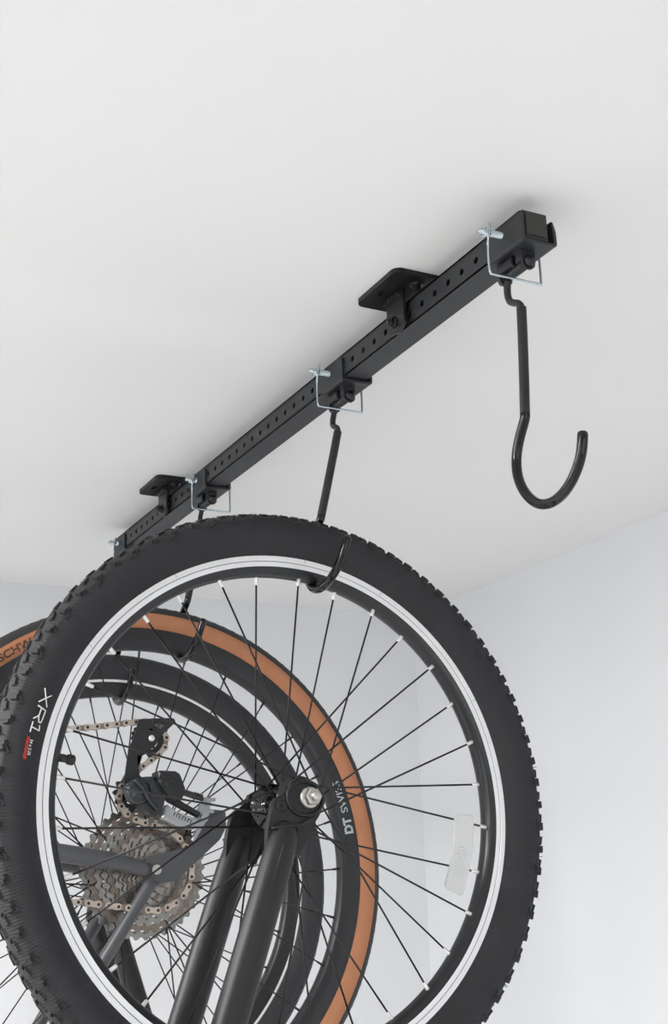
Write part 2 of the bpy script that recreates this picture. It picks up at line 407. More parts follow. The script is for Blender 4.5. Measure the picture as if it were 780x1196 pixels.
def add_spokes(root, n, r0, rim_r, rf, yf, th0, cross_deg, pat, sr=.00105, nip='silver', nl=.011, nr=1.):
    for j in range(n):
        near, sg = pat[j % 4]
        th = th0 - 2*PI*j/n                       # clockwise seen from the front
        a = P3(rim_r, th, (-.003 if near else .003))
        b = P3(rf, th - sg*math.radians(cross_deg), (-yf if near else yf))
        d = (b-a).normalized()
        bm = new(); tube(bm, [a+d*.004, b, b+V(0, (.003 if near else -.003), 0)], sr, 8)
        s = obj('spoke', bm, 'spoke', root)
        bm = new(); tube(bm, [a-d*.004, a+d*(nl*.35), a+d*nl, a+d*(nl+.0015)], [.0024*nr,.0023*nr,.0020*nr,.0013*nr], 8, mi=0)
        obj('spoke_nipple', bm, nip, s)
PAT = [(True, 1), (False, -1), (True, -1), (False, 1)]

# ---- nearest bicycle: front wheel of a small mountain bike, hung upside down
C1 = V(.5927, 1.259, H+.1158)
bike1 = empty('bicycle', C1, 'nearest bicycle, hung by its front wheel with knobbly black tyre and silver rim', 'bicycle', 'bicycles hung from the ceiling rail')
bike1.rotation_euler = (-.0267, 0, 0)
side1 = dense([(.2612,.0122),(.2650,.0168),(.2720,.0228),(.2800,.0262),(.2880,.0268),(.2950,.0250),(.2995,.0232),(.3040,.0165),(.3068,.0085),(.3075,0)], 3)
bm = new(); lathe(bm, sym(side1), 160, cap=False)
rnd = random.Random(7)
def knob(bm, th, y, r, lt, ly, h, yaw=0., tilt=0.):
    """block: lt along the tread, ly across, h high; tilt leans it outward on the shoulder"""
    T = V(-math.sin(th), 0, math.cos(th)); N0 = V(math.cos(th), 0, math.sin(th)); Y = V(0,1,0)
    N = N0*math.cos(tilt) + Y*math.sin(tilt); A = Y*math.cos(tilt) - N0*math.sin(tilt)
    c = N0*r + Y*y; t2 = T*math.cos(yaw)+A*math.sin(yaw); a2 = A*math.cos(yaw)-T*math.sin(yaw)
    lo = [bm.verts.new(c + t2*(sx*lt/2*1.12) + a2*(sy*ly/2*1.1) - N*.0015) for sx, sy in ((-1,-1),(1,-1),(1,1),(-1,1))]
    hi = [bm.verts.new(c + t2*(sx*lt/2*.9) + a2*(sy*ly/2*.9) + N*h*.82) for sx, sy in ((-1,-1),(1,-1),(1,1),(-1,1))]
    bm.faces.new(hi)
    for k in range(4): bm.faces.new((lo[k], lo[(k+1) % 4], hi[(k+1) % 4], hi[k]))
NK = 78
for i in range(NK):
    th = 2*PI*i/NK
    for s in (-1, 1):
        off = 0 if s < 0 else PI/NK
        th2 = th+off
        big = i % 2
        # shoulder knobs: two lobes with a sipe between them
        knob(bm, th2-.0052, s*.0225, .3003, .0042, .0078, .0042, yaw=s*.25, tilt=s*.62)
        knob(bm, th2+.0052+.003*big, s*.0218, .3008, .0042, .0062+.0018*big, .0040, yaw=s*.1, tilt=s*.60)
        if big: knob(bm, th2+.0105, s*.0252, .2965, .0085, .0022, .0014, yaw=s*.5, tilt=s*1.2)
        # intermediate ramps
        knob(bm, th2+.035, s*.0145, .3048, .0090, .0050, .0031, yaw=s*.35, tilt=s*.3)
        knob(bm, th2+.016, s*.0098, .3062, .0046, .0036, .0024, yaw=-s*.3, tilt=s*.18)
        # centre chevron
        knob(bm, th2+.012*s, s*.0038, .3072, .0100, .0042, .0028, yaw=s*.45)
for i in range(420):                     # moulding whiskers
    th = rnd.uniform(0, 2*PI); y = rnd.choice((-.021,-.016,-.004,.006,.015,.021))+rnd.uniform(-.002,.002); r = .3045-.5*max(0,abs(y)-.012)
    d = P3(1, th, rnd.uniform(-.4,.4)+y*20).normalized(); p = P3(r+.0015, th, y)
    tube(bm, [p, p+d*rnd.uniform(.0022,.0045)], .00028, 4, cap=False)
tyre1 = obj('tire', bm, 'rubber', bike1, fix=False)
def on1(r, th, e=.0007): return P3(r, th, -(interp([(a, b) for a, b in side1], r)+e))
bm = new()
def stroke(pts, w=.00062):
    P = []
    for (r0, t0), (r1, t1) in zip(pts, pts[1:]):
        for k in range(5): P.append((r0+(r1-r0)*k/5, t0+(t1-t0)*k/5))
    P.append(pts[-1]); tube(bm, [on1(r, math.radians(a), .0003) for r, a in P], w, 6)
stroke([(.2793,158.42),(.2700,161.58)]); stroke([(.2696,158.97),(.2800,161.38)])
stroke([(.2795,162.08),(.2700,162.33),(.2704,164.3),(.2712,165.0),(.2735,165.0),(.2751,164.0),(.2751,162.4)])
stroke([(.2751,163.6),(.2765,164.1),(.2799,164.74)])
stroke([(.2715,165.5),(.2704,166.57),(.2791,166.4)]); stroke([(.2792,165.33),(.2794,167.4)])
obj('lettering', bm, 'white', tyre1)
bm = new()
text_mesh(bm, '24 x 2.25', .0040, lambda a, b: on1(.2772-b, math.radians(168.7)+a/.276), bold=.02)
obj('lettering', bm, 'white', tyre1)
bm = new(); text_mesh(bm, 'BONTRAGER', .0042, lambda a, b: on1(.2812-b, math.radians(168.3)+a*.86/.279), bold=.035, shear=.2)
obj('lettering', bm, 'red', tyre1)
# rim: machined brake band with a wear groove, black box section inside
bm = new()
sd = [(.2635,.0105),(.2630,.0125),(.2560,.0125),(.2557,.0121),(.2551,.0121),(.2548,.0125),(.2497,.0125),(.2492,.0120),(.2455,.0112),(.2426,.0085),(.2413,.0045),(.2410,0)]
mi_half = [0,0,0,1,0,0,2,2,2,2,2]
full = [(r,-y) for r,y in sd] + [(r,y) for r,y in sd[::-1][1:]]
lathe(bm, full, 192, mi=mi_half+mi_half[::-1]+[2], sm=False, cap=False)
for f in bm.faces: f.smooth = f.material_index == 2
rim1 = obj('wheel_rim', bm, ['alu','groove','rimblack'], bike1, fix=True)
# short wear-indicator marks on the brake band
for th in (62.5, 84, 118, 144.6, 26.5):
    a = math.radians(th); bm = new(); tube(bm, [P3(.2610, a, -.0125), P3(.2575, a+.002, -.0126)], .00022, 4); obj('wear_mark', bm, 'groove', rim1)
add_spokes(bike1, 32, 0, .2455, .0205, .0315, math.radians(180-73.05), 66, PAT)
# hub
bm = new(); lathe(bm, [(.006,-.046),(.0115,-.044),(.0125,-.038),(.0135,-.0345),(.0245,-.0335),(.0250,-.0315),(.0245,-.0295),(.0150,-.0280),(.0128,-.020),(.0125,0),(.0128,.020),(.0150,.0280),(.0245,.0295),(.0250,.0315),(.0245,.0335),(.0135,.0345),(.0125,.038),(.0115,.044),(.006,.046)], 40)
hub1 = obj('hub', bm, 'gloss', bike1)
for s in (-1, 1):
    bm = new(); c = V(0,0,0)
    lathe(bm, [(.0001,-.046),(.0048,-.046),(.0048,-.0735),(.0036,-.0750),(.0001,-.0750)], 20, axis=V(0,-s*-1,0))
    obj('axle_end', bm, 'steel', hub1)
    bm = new()
    lathe(bm, [(.005,.0555),(.0108,.0555),(.0110,.0575),(.0096,.0600),(.005,.0604)], 28, axis=V(0,s,0))
    lathe(bm, [(.005,.0604),(.0087,.0604),(.0087,.0672),(.0076,.0686),(.005,.0686)], 6, axis=V(0,s,0), sm=False)
    obj('axle_nut', bm, 'steel', hub1)
# fork: dropouts, lower legs, arch, stanchions, crown
ft = V(-.342, 0, -.940)                      # direction from hub towards the crown
bm = new()
dro = [(-.0191,.0151),(-.0092,.0203),(-.0005,.0192),(.0080,.0150),(.0150,.0085),(.0176,-.0008),(.0114,-.0170),(.0024,-.0294),(-.0078,-.0446),(-.0120,-.056),(-.0475,-.052),(-.0465,-.0440),(-.0456,-.0314),(-.0433,-.0202),(-.0398,-.0051),(-.0324,.0006),(-.0205,.0055)]
for s in (-1, 1):
    y0, y1 = sorted((s*.0475, s*.0560)); prism(bm, dro, y0, y1, bev=.0015)
    # raised lip round the recess
    rim = [(.0150*math.cos(a)-.0035 if True else 0, .0150*math.sin(a)+.0003) for a in [PI*.05*k for k in range(0, 41)]]
    tube(bm, [V(-.0045+.0195*math.cos(a), s*.0565, .0165*math.sin(a)-.001) for a in [2*PI*k/28 for k in range(29)]], .0022, 8, cap=False)
    # small boss with a hole
    lathe(bm, [(.0022,0),(.0052,0),(.0052,.0015),(.0040,.0022),(.0024,.0022),(.0022,0)], 16, axis=V(0,s,0), c=V(-.0300,s*.0555,-.0085))
    a = V(-.0262, s*.0560, -.030)
    P = [a - ft*.006, a-ft*.002, a+ft*.010, a+ft*.03, a+ft*.10, a+ft*.20, a+ft*.235]
    tube(bm, P, [.0060,.0100,.0126,.0140,.0145,.0145,.0150], 28, sy=1.14)
    q = V(-ft.z,0,ft.x)
    tube(bm, [a+ft*.004+q*-.002+V(0,s*.0118,0), a+ft*.02+V(0,s*.0136,0)+q*-.003, a+ft*.06+V(0,s*.0142,0)+q*-.004], [.0006,.0011,.0011], 8)
    tube(bm, smooth([a+ft*.006-q*.0165+V(0,s*.004,0), a-ft*.002+V(0,s*.0095,0), a-ft*.008+q*.012+V(0,s*.0075,0), a-ft*.018+q*.022+V(0,s*.003,0)], 5), .0016, 8)
# brace arch around the tyre between the legs
A = V(-.0262, 0, -.036)+ft*.20
arch = [V(A.x, -.060, A.z), V(A.x+.012,-.060,A.z-.02)] ; 
Q = [A+V(.01,-.058,0), A+ft*.045+V(.012,-.052,0), A+ft*.085+V(.014,-.030,0), A+ft*.098+V(.014,0,0), A+ft*.085+V(.014,.030,0), A+ft*.045+V(.012,.052,0), A+V(.01,.058,0)]
tube(bm, smooth(Q, 5), .010, 12)
fork1 = obj('fork', bm, 'forkb', bike1)
for s in (-1, 1):
    a = V(-.0262, s*.0560, -.030); bm = new(); tube(bm, [a+ft*.23, a+ft*.345], .0140, 20); obj('stanchion', bm, 'steel', fork1)
bm = new(); A = V(-.0262, 0, -.036)+ft*.345
tube(bm, smooth([A+V(0,-.066,0)-ft*.012, A+V(0,-.045,0)+ft*.004, A+ft*.010, A+V(0,.045,0)+ft*.004, A+V(0,.066,0)-ft*.012], 5), .0185, 16)
tube(bm, [A+ft*.005, A+ft*.03, A+ft*.035, A+ft*.15, A+ft*.155], [.0145,.0150,.0225,.0225,.015], 20)
obj('fork_crown', bm, 'forkb', fork1)
# valve
va = math.radians(180-10.0); er = V(math.cos(va), 0, math.sin(va))
bm = new(); tube(bm, [er*.2440, er*.2350, er*.2335, er*.2330], [.0040,.0038,.0038,.0030], 14); tube(bm, [er*.2330, er*.2290], .0037, 14)
for k in range(2): lathe(bm, [(.0039,-.0004),(.0042,0),(.0039,.0004)], 16, axis=er, c=er*(.2405-.003*k))
vs = obj('valve_stem', bm, 'valve', bike1)
bm = new(); tube(bm, [er*.2335, er*.2325, er*.2270, er*.2255, er*.2248], [.0040,.0047,.0047,.0040,.0022], 14)
for k in range(14):
    a = 2*PI*k/14; n1 = V(0,1,0); n2 = er.cross(n1); o_ = (n1*math.cos(a)+n2*math.sin(a))*.0047
    tube(bm, [er*.2325+o_, er*.2265+o_], .0004, 4)
obj('valve_cap', bm, 'valve', vs)
# clear reflector between the spokes
rm = bpy.data.materials.new('clear_reflector'); rm.use_nodes = True; nt = rm.node_tree; b = nt.nodes['Principled BSDF']
b.inputs['Base Color'].default_value = (.86,.86,.86,1); b.inputs['Roughness'].default_value = .18; b.inputs['Transmission Weight'].default_value = .35
tc = nt.nodes.new('ShaderNodeTexCoord'); vo = nt.nodes.new('ShaderNodeTexChecker'); vo.inputs['Scale'].default_value = 700
vo.inputs['Color1'].default_value = (.92,.92,.92,1); vo.inputs['Color2'].default_value = (.72,.72,.72,1)
nt.links.new(tc.outputs['Object'], vo.inputs['Vector']); nt.links.new(vo.outputs['Color'], b.inputs['Base Color'])
M['refl'] = rm
bm = new(); pts = []
a0, a1 = math.radians(-3.0), math.radians(-26)
N = 12
po = [(.2185*math.cos(a0+(a1-a0)*k/N), .2185*math.sin(a0+(a1-a0)*k/N)) for k in range(N+1)] + [(.1950*math.cos(a1+(a0-a1)*k/N), .1950*math.sin(a1+(a0-a1)*k/N)) for k in range(N+1)]
prism(bm, rpoly(po, .004, 2), -.0155, -.0125, bev=.0008)
rf = obj('spoke_reflector', bm, 'refl', bike1)
bm = new()
for i in range(9):
    for j in range(5):
        if (i*7+j*5) % 3: 
            a = a0+(a1-a0)*(.42+.045*i); r = .2005+.0026*j; c = P3(r, a, -.0157)
            lathe(bm, [(.0001,0),(.0008,0),(.0008,.0004),(.0001,.0004)], 6, axis=V(0,1,0), c=c)
obj('reflector_dots', bm, 'greyp', rf)

# ---- middle bicycle: rear wheel with tan sidewalls, cassette and derailleur
C2 = V(.582, 1.682, H+.0675)
bike2 = empty('bicycle', C2, 'middle bicycle, hung by its rear wheel with tan-sidewall tyre, cassette and derailleur', 'bicycle', 'bicycles hung from the ceiling rail')
side2 = dense([(.3155,.0112),(.3190,.0150),(.3250,.0182),(.3310,.0192),(.3362,.0180)], 3)
tread2 = dense([(.3362,.0180),(.3368,.0186),(.3420,.0160),(.3465,.0100),(.3485,0)], 3)
prof = [(r,-y) for r,y in side2] + [(r,-y) for r,y in tread2[1:]] + [(r,y) for r,y in tread2[::-1][1:]] + [(r,y) for r,y in side2[::-1][1:]]
ns, ntd = len(side2)-1, len(tread2)-1
bm = new(); lathe(bm, prof, 160, mi=[0]*ns+[1]*(2*ntd)+[0]*ns, cap=False)
for i in range(150):
    th = 2*PI*i/150
    for s in (-1, 1):
        knob(bm, th+(0 if s > 0 else .02), s*.0150, .3425, .0045, .0040, .0003, tilt=s*.7); knob(bm, th+.01, s*.0075, .3475, .0050, .0040, .0002, tilt=s*.3)
for f in bm.faces:
    if f.verts[0].co.length > .3364: f.material_index = 1
tyre2 = obj('tire', bm, ['tan','rubber2'], bike2, fix=False)
def on2(r, th, e=.0006): return P3(r, th, -(interp(side2, max(.3156, min(r, .336)))+e))
bm = new(); text_mesh(bm, 'SCHWALBE', .0135, lambda a, b: on2(.3208+b, math.radians(126.7)-a*1.25/.325), bold=.02)
obj('lettering', bm, 'blackp', tyre2); bm = new()
text_mesh(bm, 'SCHWALBE', .0135, lambda a, b: on2(.3208+b, math.radians(-60)-a*1.25/.325), bold=.02)
obj('lettering', bm, 'blackp', tyre2)
bm = new()
sd = dense([(.3175,.0105),(.3165,.0120),(.3080,.0128),(.3000,.0122),(.2930,.0098),(.2885,.0060),(.2868,0)], 3)
lathe(bm, [(r,-y) for r,y in sd]+[(r,y) for r,y in sd[::-1][1:]], 160, cap=False)
rim2 = obj('wheel_rim', bm, 'rimblack2', bike2)
bm = new()
def onr(r, th): return P3(r, th, -(interp([(a,b) for a,b in sd[::-1]], r)+.0011))
text_mesh(bm, 'DT', .0165, lambda a, b: onr(.3100-b, math.radians(8.8)+a/.303), bold=.045)
text_mesh(bm, 'SWISS', .0142, lambda a, b: onr(.3092-b, math.radians(14.3)+a*1.18/.303), bold=.01)
obj('lettering', bm, 'greyp', rim2)
add_spokes(bike2, 28, 0, .2880, .022, .028, math.radians(103), 62, PAT, sr=.0010, nip='spoke', nl=.010, nr=.72)
bm = new(); lathe(bm, [(.006,-.055),(.012,-.052),(.014,-.035),(.016,-.031),(.0265,-.030),(.0265,-.026),(.016,-.024),(.013,-.01),(.013,.018),(.022,.025),(.0265,.026),(.0265,.030),(.016,.031),(.012,.045),(.006,.055)], 32)
hub2 = obj('hub', bm, 'gloss', bike2)
bm = new(); tube(bm, [(0,-.071,0),(0,.071,0)], .006, 16); obj('axle_end', bm, 'steel', hub2)
def cog_mesh(r, teeth, th=.0016, rin=.016, arms=5):
    bm = new(); n = teeth*4
    out = []
    for k in range(n):
        a = 2*PI*k/n; rr = r + (.0021 if k % 4 in (1,) else (.0016 if k % 4 == 2 else -.0020)); out.append((rr*math.cos(a), rr*math.sin(a)))
    rb = r-.0085
    if rb < rin+.006:
        inn = [(rin*math.cos(2*PI*k/n), rin*math.sin(2*PI*k/n)) for k in range(n)]
    else: inn = [(rb*math.cos(2*PI*k/n), rb*math.sin(2*PI*k/n)) for k in range(n)]
    for y in (-th/2, th/2):
        A = [bm.verts.new((x, y, z)) for x, z in out]; B = [bm.verts.new((x, y, z)) for x, z in inn]
        for k in range(n): bm.faces.new((A[k], A[(k+1) % n], B[(k+1) % n], B[k]))
        if y < 0: A0, B0 = A, B
        else:
            for k in range(n):
                bm.faces.new((A0[k], A0[(k+1) % n], A[(k+1) % n], A[k])); bm.faces.new((B0[k], B0[(k+1) % n], B[(k+1) % n], B[k]))
    if rb >= rin+.006:
        for j in range(arms):
            a = 2*PI*j/arms + r*9
            p0 = V(rin*math.cos(a-.25), 0, rin*math.sin(a-.25)); p1 = V((rb+.001)*math.cos(a+.12), 0, (rb+.001)*math.sin(a+.12))
            tube(bm, [p0, p1], [.0035,.0022], 6, sy=.25 if True else 1)
        lathe(bm, [(rin-.001,-th/2),(rin+.002,-th/2),(rin+.002,th/2),(rin-.001,th/2)], 32, closed=True)
    return bm
bm = new(); tube(bm, [(0,-.058,0),(0,-.018,0)], .0165, 24); tube(bm, [(0,-.0620,0),(0,-.058,0)], [.011,.0150], 24)
cas = obj('cassette', bm, 'cog', bike2)
for i, tt in enumerate((40,36,32,28,25,22,19,17,15,13,11)):
    obj('sprocket', cog_mesh(.00204*tt, tt), ('cog','chaind','cog')[i % 3], cas, loc=(0, -.0185-.00385*i, 0))
# chain
def link_chain(bm, path, y, pitch=.0127):
    P = [V(a, y, b) for a, b in path]; P = smooth(P, 8)
    L = [0]
    for a, b in zip(P, P[1:]): L.append(L[-1]+(b-a).length)
    def at(s):
        for i in range(len(L)-1):
            if L[i] <= s <= L[i+1]: return P[i].lerp(P[i+1], (s-L[i])/max(1e-9, L[i+1]-L[i]))
        return P[-1]
    n = int(L[-1]/pitch); Q = [at(pitch*i) for i in range(n+1)]
    for i, (a, b) in enumerate(zip(Q, Q[1:])):
        w = (.0022 if i % 2 else .0032); d = (b-a).normalized(); nn = V(-d.z, 0, d.x)
        for s in (-1, 1):
            pl = []
            for k in range(7):
                an = PI/2+PI*k/6; pl.append(a + d*(.0042*math.cos(an)) + nn*(.0042*math.sin(an)))
            m1 = a.lerp(b, .5); pl.append(m1 - nn*.0030)
            for k in range(7):
                an = -PI/2+PI*k/6; pl.append(b + d*(.0042*math.cos(an)) + nn*(.0042*math.sin(an)))
            pl.append(m1 + nn*.0030)
            prism(bm, [(q.x, q.z) for q in pl], y+s*w-.0005, y+s*w+.0005, mi=i % 2)
        lathe(bm, [(.0001,-.0043),(.0019,-.0043),(.0019,.0043),(.0001,.0043)], 10, axis=V(0,1,0), c=V(a.x, y, a.z), mi=[2,2,2])
        lathe(bm, [(.0038,-.0017),(.0038,.0017)], 10, axis=V(0,1,0), c=V(a.x, y, a.z), mi=[0])
bm = new()
BBX, BBZ = -.425, .070
path = [(BBX+.080*math.cos(a), BBZ+.080*math.sin(a)) for a in [math.radians(x) for x in (250,225,200,180,160,140,120,100)]]
path += [(-.30,.1515),(-.20,.1610),(-.0929,.1723),(-.0624,.1765),(-.0277,.1818),(-.0130,.1825),(.0010,.1790),(.0105,.1695),(.0128,.1567),(.0070,.1452),(-.0062,.1346),(-.0183,.1261),(-.0270,.1175),(-.0380,.1085),(-.0460,.1010),(-.0492,.0914),(-.0470,.0786),(-.0400,.0690),(-.0279,.0608),(-.0077,.0545),(.0150,.0490),(.0330,.0350),(.0450,.0150),(.0470,-.0080),(.0400,-.0270),(.0250,-.0410),(.0050,-.0480),(-.0150,-.0470),(-.12,-.034),(-.25,-.021),(-.36,-.006),(-.40,-.0065)]
link_chain(bm, path, -.0640)
obj('chain', bm, ['chain','chaind','bolt'], bike2)
# derailleur
def pulley(bm, cx, cz, y, r=.0205, teeth=11):
    n = teeth*6
    A = []
    for k in range(n):
        a = 2*PI*k/n; q = k % 6; rr = r+(.0030 if q in (2,3) else (.0008 if q in (1,4) else -.0022)); A.append((cx+rr*math.cos(a), cz+rr*math.sin(a)))
    B = [(cx+(r-.0075)*math.cos(2*PI*k/n), cz+(r-.0075)*math.sin(2*PI*k/n)) for k in range(n)]
    for yy in (y-.0015, y+.0015):
        a_ = [bm.verts.new((p[0], yy, p[1])) for p in A]; b_ = [bm.verts.new((p[0], yy, p[1])) for p in B]
        for k in range(n): bm.faces.new((a_[k], a_[(k+1) % n], b_[(k+1) % n], b_[k]))
        if yy < y: a0_, b0_ = a_, b_
        else:
            for k in range(n): bm.faces.new((a0_[k], a0_[(k+1) % n], a_[(k+1) % n], a_[k])); bm.faces.new((b0_[k], b0_[(k+1) % n], b_[(k+1) % n], b_[k]))
    lathe(bm, [(.0001,-.003),(.0075,-.003),(.0075,.003),(.0001,.003)], 20, axis=V(0,1,0), c=V(cx, y, cz))
    for k in range(5):
        a = 2*PI*k/5+.3; tube(bm, [V(cx+.006*math.cos(a), y, cz+.006*math.sin(a)), V(cx+(r-.006)*math.cos(a), y, cz+(r-.006)*math.sin(a))], .0018, 6)
# body of the derailleur (p-knuckle)
bm = new()
body = rpoly([(-.0489,.0960),(-.0424,.1061),(-.0291,.1100),(-.0089,.1110),(.0020,.0990),(.0022,.0850),(-.0030,.0670),(-.0090,.0625),(-.0186,.0655),(-.0343,.0790)], .006, 4)
prism(bm, body, -.094, -.070, bev=.004)
lathe(bm, [(.0001,-.0035),(.0120,-.0025),(.0165,.0010),(.0165,.008),(.0001,.008)], 28, axis=V(0,1,0), c=V(-.0330,-.0945,.0920))
tube(bm, smooth([V(-.040,-.0985,.106), V(-.030,-.1000,.096), V(-.022,-.1000,.083), V(-.010,-.0985,.070)], 5), .0026, 8)
der = obj('derailleur', bm, 'derails', bike2)
bm = new()
cage = [(-.0272,.1838),(-.0100,.1855),(.0161,.1871),(.0200,.1862),(.0218,.1818),(.0090,.1700),(.0010,.1625),(-.0040,.1530),(-.0120,.1455),(-.0200,.1425),(-.0268,.1412),(-.0290,.1360),(-.0283,.1284),(-.0255,.1138),(-.0200,.1100),(-.0260,.1060),(-.0374,.1035),(-.0446,.1038),(-.0452,.1086),(-.0429,.1265),(-.0401,.1478),(-.0356,.1562),(-.0305,.1712)]
holes = [rpoly([(-.0105,.1806),(-.0010,.1800),(.0080,.1768),(.0032,.1722),(-.0025,.1740)], .0012, 2), rpoly([(-.0150,.1735),(-.0094,.1722),(-.0082,.1695),(-.0132,.1706)], .001, 2)]
def punched(bm, poly, holes, y0, y1):
    for y in (y0, y1):
        es = []
        for pl in [poly]+holes:
            vv = [bm.verts.new((x, y, z)) for x, z in pl]; es += [bm.edges.new((vv[k], vv[(k+1) % len(vv)])) for k in range(len(vv))]
        bmesh.ops.triangle_fill(bm, use_beauty=True, use_dissolve=False, edges=es, normal=(0,1,0))
    for pl in [poly]+holes:
        a = [bm.verts.new((x, y0, z)) for x, z in pl]; b = [bm.verts.new((x, y1, z)) for x, z in pl]
        for k in range(len(pl)): bm.faces.new((a[k], a[(k+1) % len(pl)], b[(k+1) % len(pl)], b[k]))
punched(bm, cage, holes, -.0755, -.0730)
prism(bm, [(-.030,.170),(-.012,.182),(.004,.172),(.002,.155),(-.010,.143),(-.026,.140),(-.031,.11),(-.050,.095),(-.050,.086),(-.035,.082),(-.030,.10),(-.020,.12)], -.0560, -.0540)
cg = obj('derailleur_cage', bm, 'derail', der)
bm = new(); pulley(bm, -.0103, .1604, -.0640); obj('jockey_wheel', bm, 'derail', cg)
bm = new(); pulley(bm, -.0330, .0925, -.0640); obj('jockey_wheel', bm, 'derail', cg)
bm = new()
lathe(bm, [(.0001,-.0018),(.0032,-.0018),(.0040,-.0008),(.0040,0),(.0001,0)], 20, axis=V(0,1,0), c=V(-.0103,-.0755,.1604))
obj('pulley_bolt', bm, 'silver', cg)
bm = new()
cl = rpoly([(-.0107,.1174),(.0135,.1168),(.0175,.1120),(.0252,.0927),(.0200,.0850),(.0125,.0805),(.0030,.0860),(-.0106,.1040)], .003, 3)
prism(bm, cl, -.104, -.076, bev=.0025)
lathe(bm, [(.0001,-.0012),(.0042,-.0012),(.0048,0),(.0001,0)], 16, axis=V(0,1,0), c=V(.0020,-.104,.1010))
tube(bm, smooth([V(-.006,-.1042,.110), V(.003,-.1050,.1105), V(.010,-.1046,.108)], 4), .0010, 6)
tube(bm, smooth([V(.0055,-.1042,.104), V(.012,-.1050,.1025), V(.014,-.1046,.098)], 4), .0010, 6)
obj('clutch_cover', bm, 'derail', der)
bm = new()
sl = rpoly([(.0045,.0775),(.0128,.0700),(.0290,.0640),(.0493,.0585),(.0455,.0520),(.0410,.0465),(.0210,.0490),(-.0030,.0605)], .002, 3)
prism(bm, sl, -.094, -.080, bev=.002)
lk = obj('parallelogram_link', bm, 'link', der); lk['label'] = 'silver link with dark slanted lettering'
bm = new()
for k in range(7):
    x = .0125+.0036*k; z = .0660-.0016*k
    tube(bm, [V(x,-.0942,z-.0028), V(x+.0022,-.0942,z+.0016)], .0006, 5)
    if k % 2: tube(bm, [V(x+.0022,-.0942,z+.0016), V(x+.0042,-.0942,z+.0004)], .0005, 5)
obj('lettering', bm, 'derail', lk)
bm = new()
prism(bm, rpoly([(.0060,.0900),(.0090,.0820),(.0500,.0620),(.0540,.0680),(.0300,.0800),(.0130,.0910)], .002, 3), -.0840, -.0740, bev=.0015)
tube(bm, smooth([V(.0060,-.098,.0990), V(.0200,-.098,.0930), V(.0416,-.092,.0876), V(.0530,-.088,.0845)], 5), [.0045]*5+[.0040]*5+[.0030]*6, 10)
tube(bm, [V(.0400,-.090,.0890), V(.0520,-.088,.0860)], .0044, 10)
obj('cable_arm', bm, 'derail', der)
bm = new()
prism(bm, rpoly([(.0506,.0704),(.0560,.0780),(.0600,.0876),(.0705,.0855),(.0681,.0684),(.0620,.0560),(.0530,.0420),(.0470,.0330),(.0430,.0345),(.0540,.0540)], .002, 3), -.0760, -.0700, bev=.001)
tube(bm, [V(.0650,-.080,.0800), V(.0650,-.066,.0800)], .0036, 12); tube(bm, [V(.0590,-.083,.0620), V(.0590,-.070,.0620)], .0052, 6)
tube(bm, [V(.0620,-.074,.0860), V(.0760,-.074,.0850)], .0022, 8); tube(bm, [V(.0640,-.074,.0720), V(.0740,-.074,.0700)], .0026, 8)
obj('barrel_adjuster', bm, 'link', der)
# dropout and stays of the frame, going down to the seat cluster and left to the bottom bracket
bm = new()
prism(bm, rpoly([(.0700,.0740),(.0934,.0721),(.0932,.0517),(.0848,.0360),(.0600,.0150),(.0250,-.0140),(-.0050,-.0180),(-.0200,-.0020),(-.0100,.0160),(.0200,.0220),(.0463,.0290),(.0510,.0369),(.0638,.0570)], .004, 3), -.0690, -.0610, bev=.0015)
obj('dropout', bm, 'frame', bike2)
for s in (-1, 1):
    bm = new(); tube(bm, smooth([(-.010,s*.064,.000),(-.060,s*.062,.012),(-.20,s*.050,.034),(-.36,s*.026,.062),(BBX,s*.018,BBZ)], 5), [.0095]*5+[.011]*15+[.011], 16); obj('chain_stay', bm, 'frame', bike2)
    bm = new(); tube(bm, smooth([(-.004,s*.064,-.012),(-.050,s*.060,-.085),(-.16,s*.040,-.26),(-.245,s*.016,-.40)], 5), .0080, 14); obj('seat_stay', bm, 'frame', bike2)
bm = new(); tube(bm, [(BBX,-.036,BBZ),(BBX,.036,BBZ)], .020, 24); tube(bm, [(BBX,0,BBZ),(-.245,0,-.41),(-.222,0,-.47)], .0155, 18); obj('seat_tube', bm, 'frame', bike2)
bm = cog_mesh(.080, 40, .003, .030); obj('chainring', bm, 'derail', bike2, loc=(BBX, -.0500, BBZ))

# ---- farthest bicycle: front wheel with a dark tyre and a thin silver rim line
C3 = V(.648, 2.010, H+.062)
bike3 = empty('bicycle', C3, 'farthest bicycle, hung by a wheel with plain dark tyre and thin silver rim line', 'bicycle', 'bicycles hung from the ceiling rail')
bike3.rotation_euler = (0, 0, -.06)
side3 = dense([(.3110,.0130),(.3150,.0180),(.3230,.0225),(.3320,.0238),(.3400,.0215),(.3455,.0185),(.3510,.0100),(.3530,0)], 3)
bm = new(); lathe(bm, sym(side3), 140, cap=False)
for i in range(110):
    th = 2*PI*i/110
    for s in (-1, 1):
        knob(bm, th+(.0 if s > 0 else .028), s*.0195, .3440, .0060, .0050, .0010, tilt=s*.8); knob(bm, th+.02, s*.0085, .3510, .0080, .0045, .0005, tilt=s*.25)
obj('tire', bm, 'rubber3', bike3, fix=False)
bm = new()
sd = [(.3125,.0120),(.3120,.0136),(.3072,.0136),(.3068,.0130),(.2980,.0125),(.2890,.0100),(.2855,.0060),(.2845,0)]
lathe(bm, [(r,-y) for r,y in sd]+[(r,y) for r,y in sd[::-1][1:]], 160, mi=[0,0,1,1,1,1,1]+[1,1,1,1,1,0,0], cap=False)
obj('wheel_rim', bm, ['alu','rimblack2'], bike3)
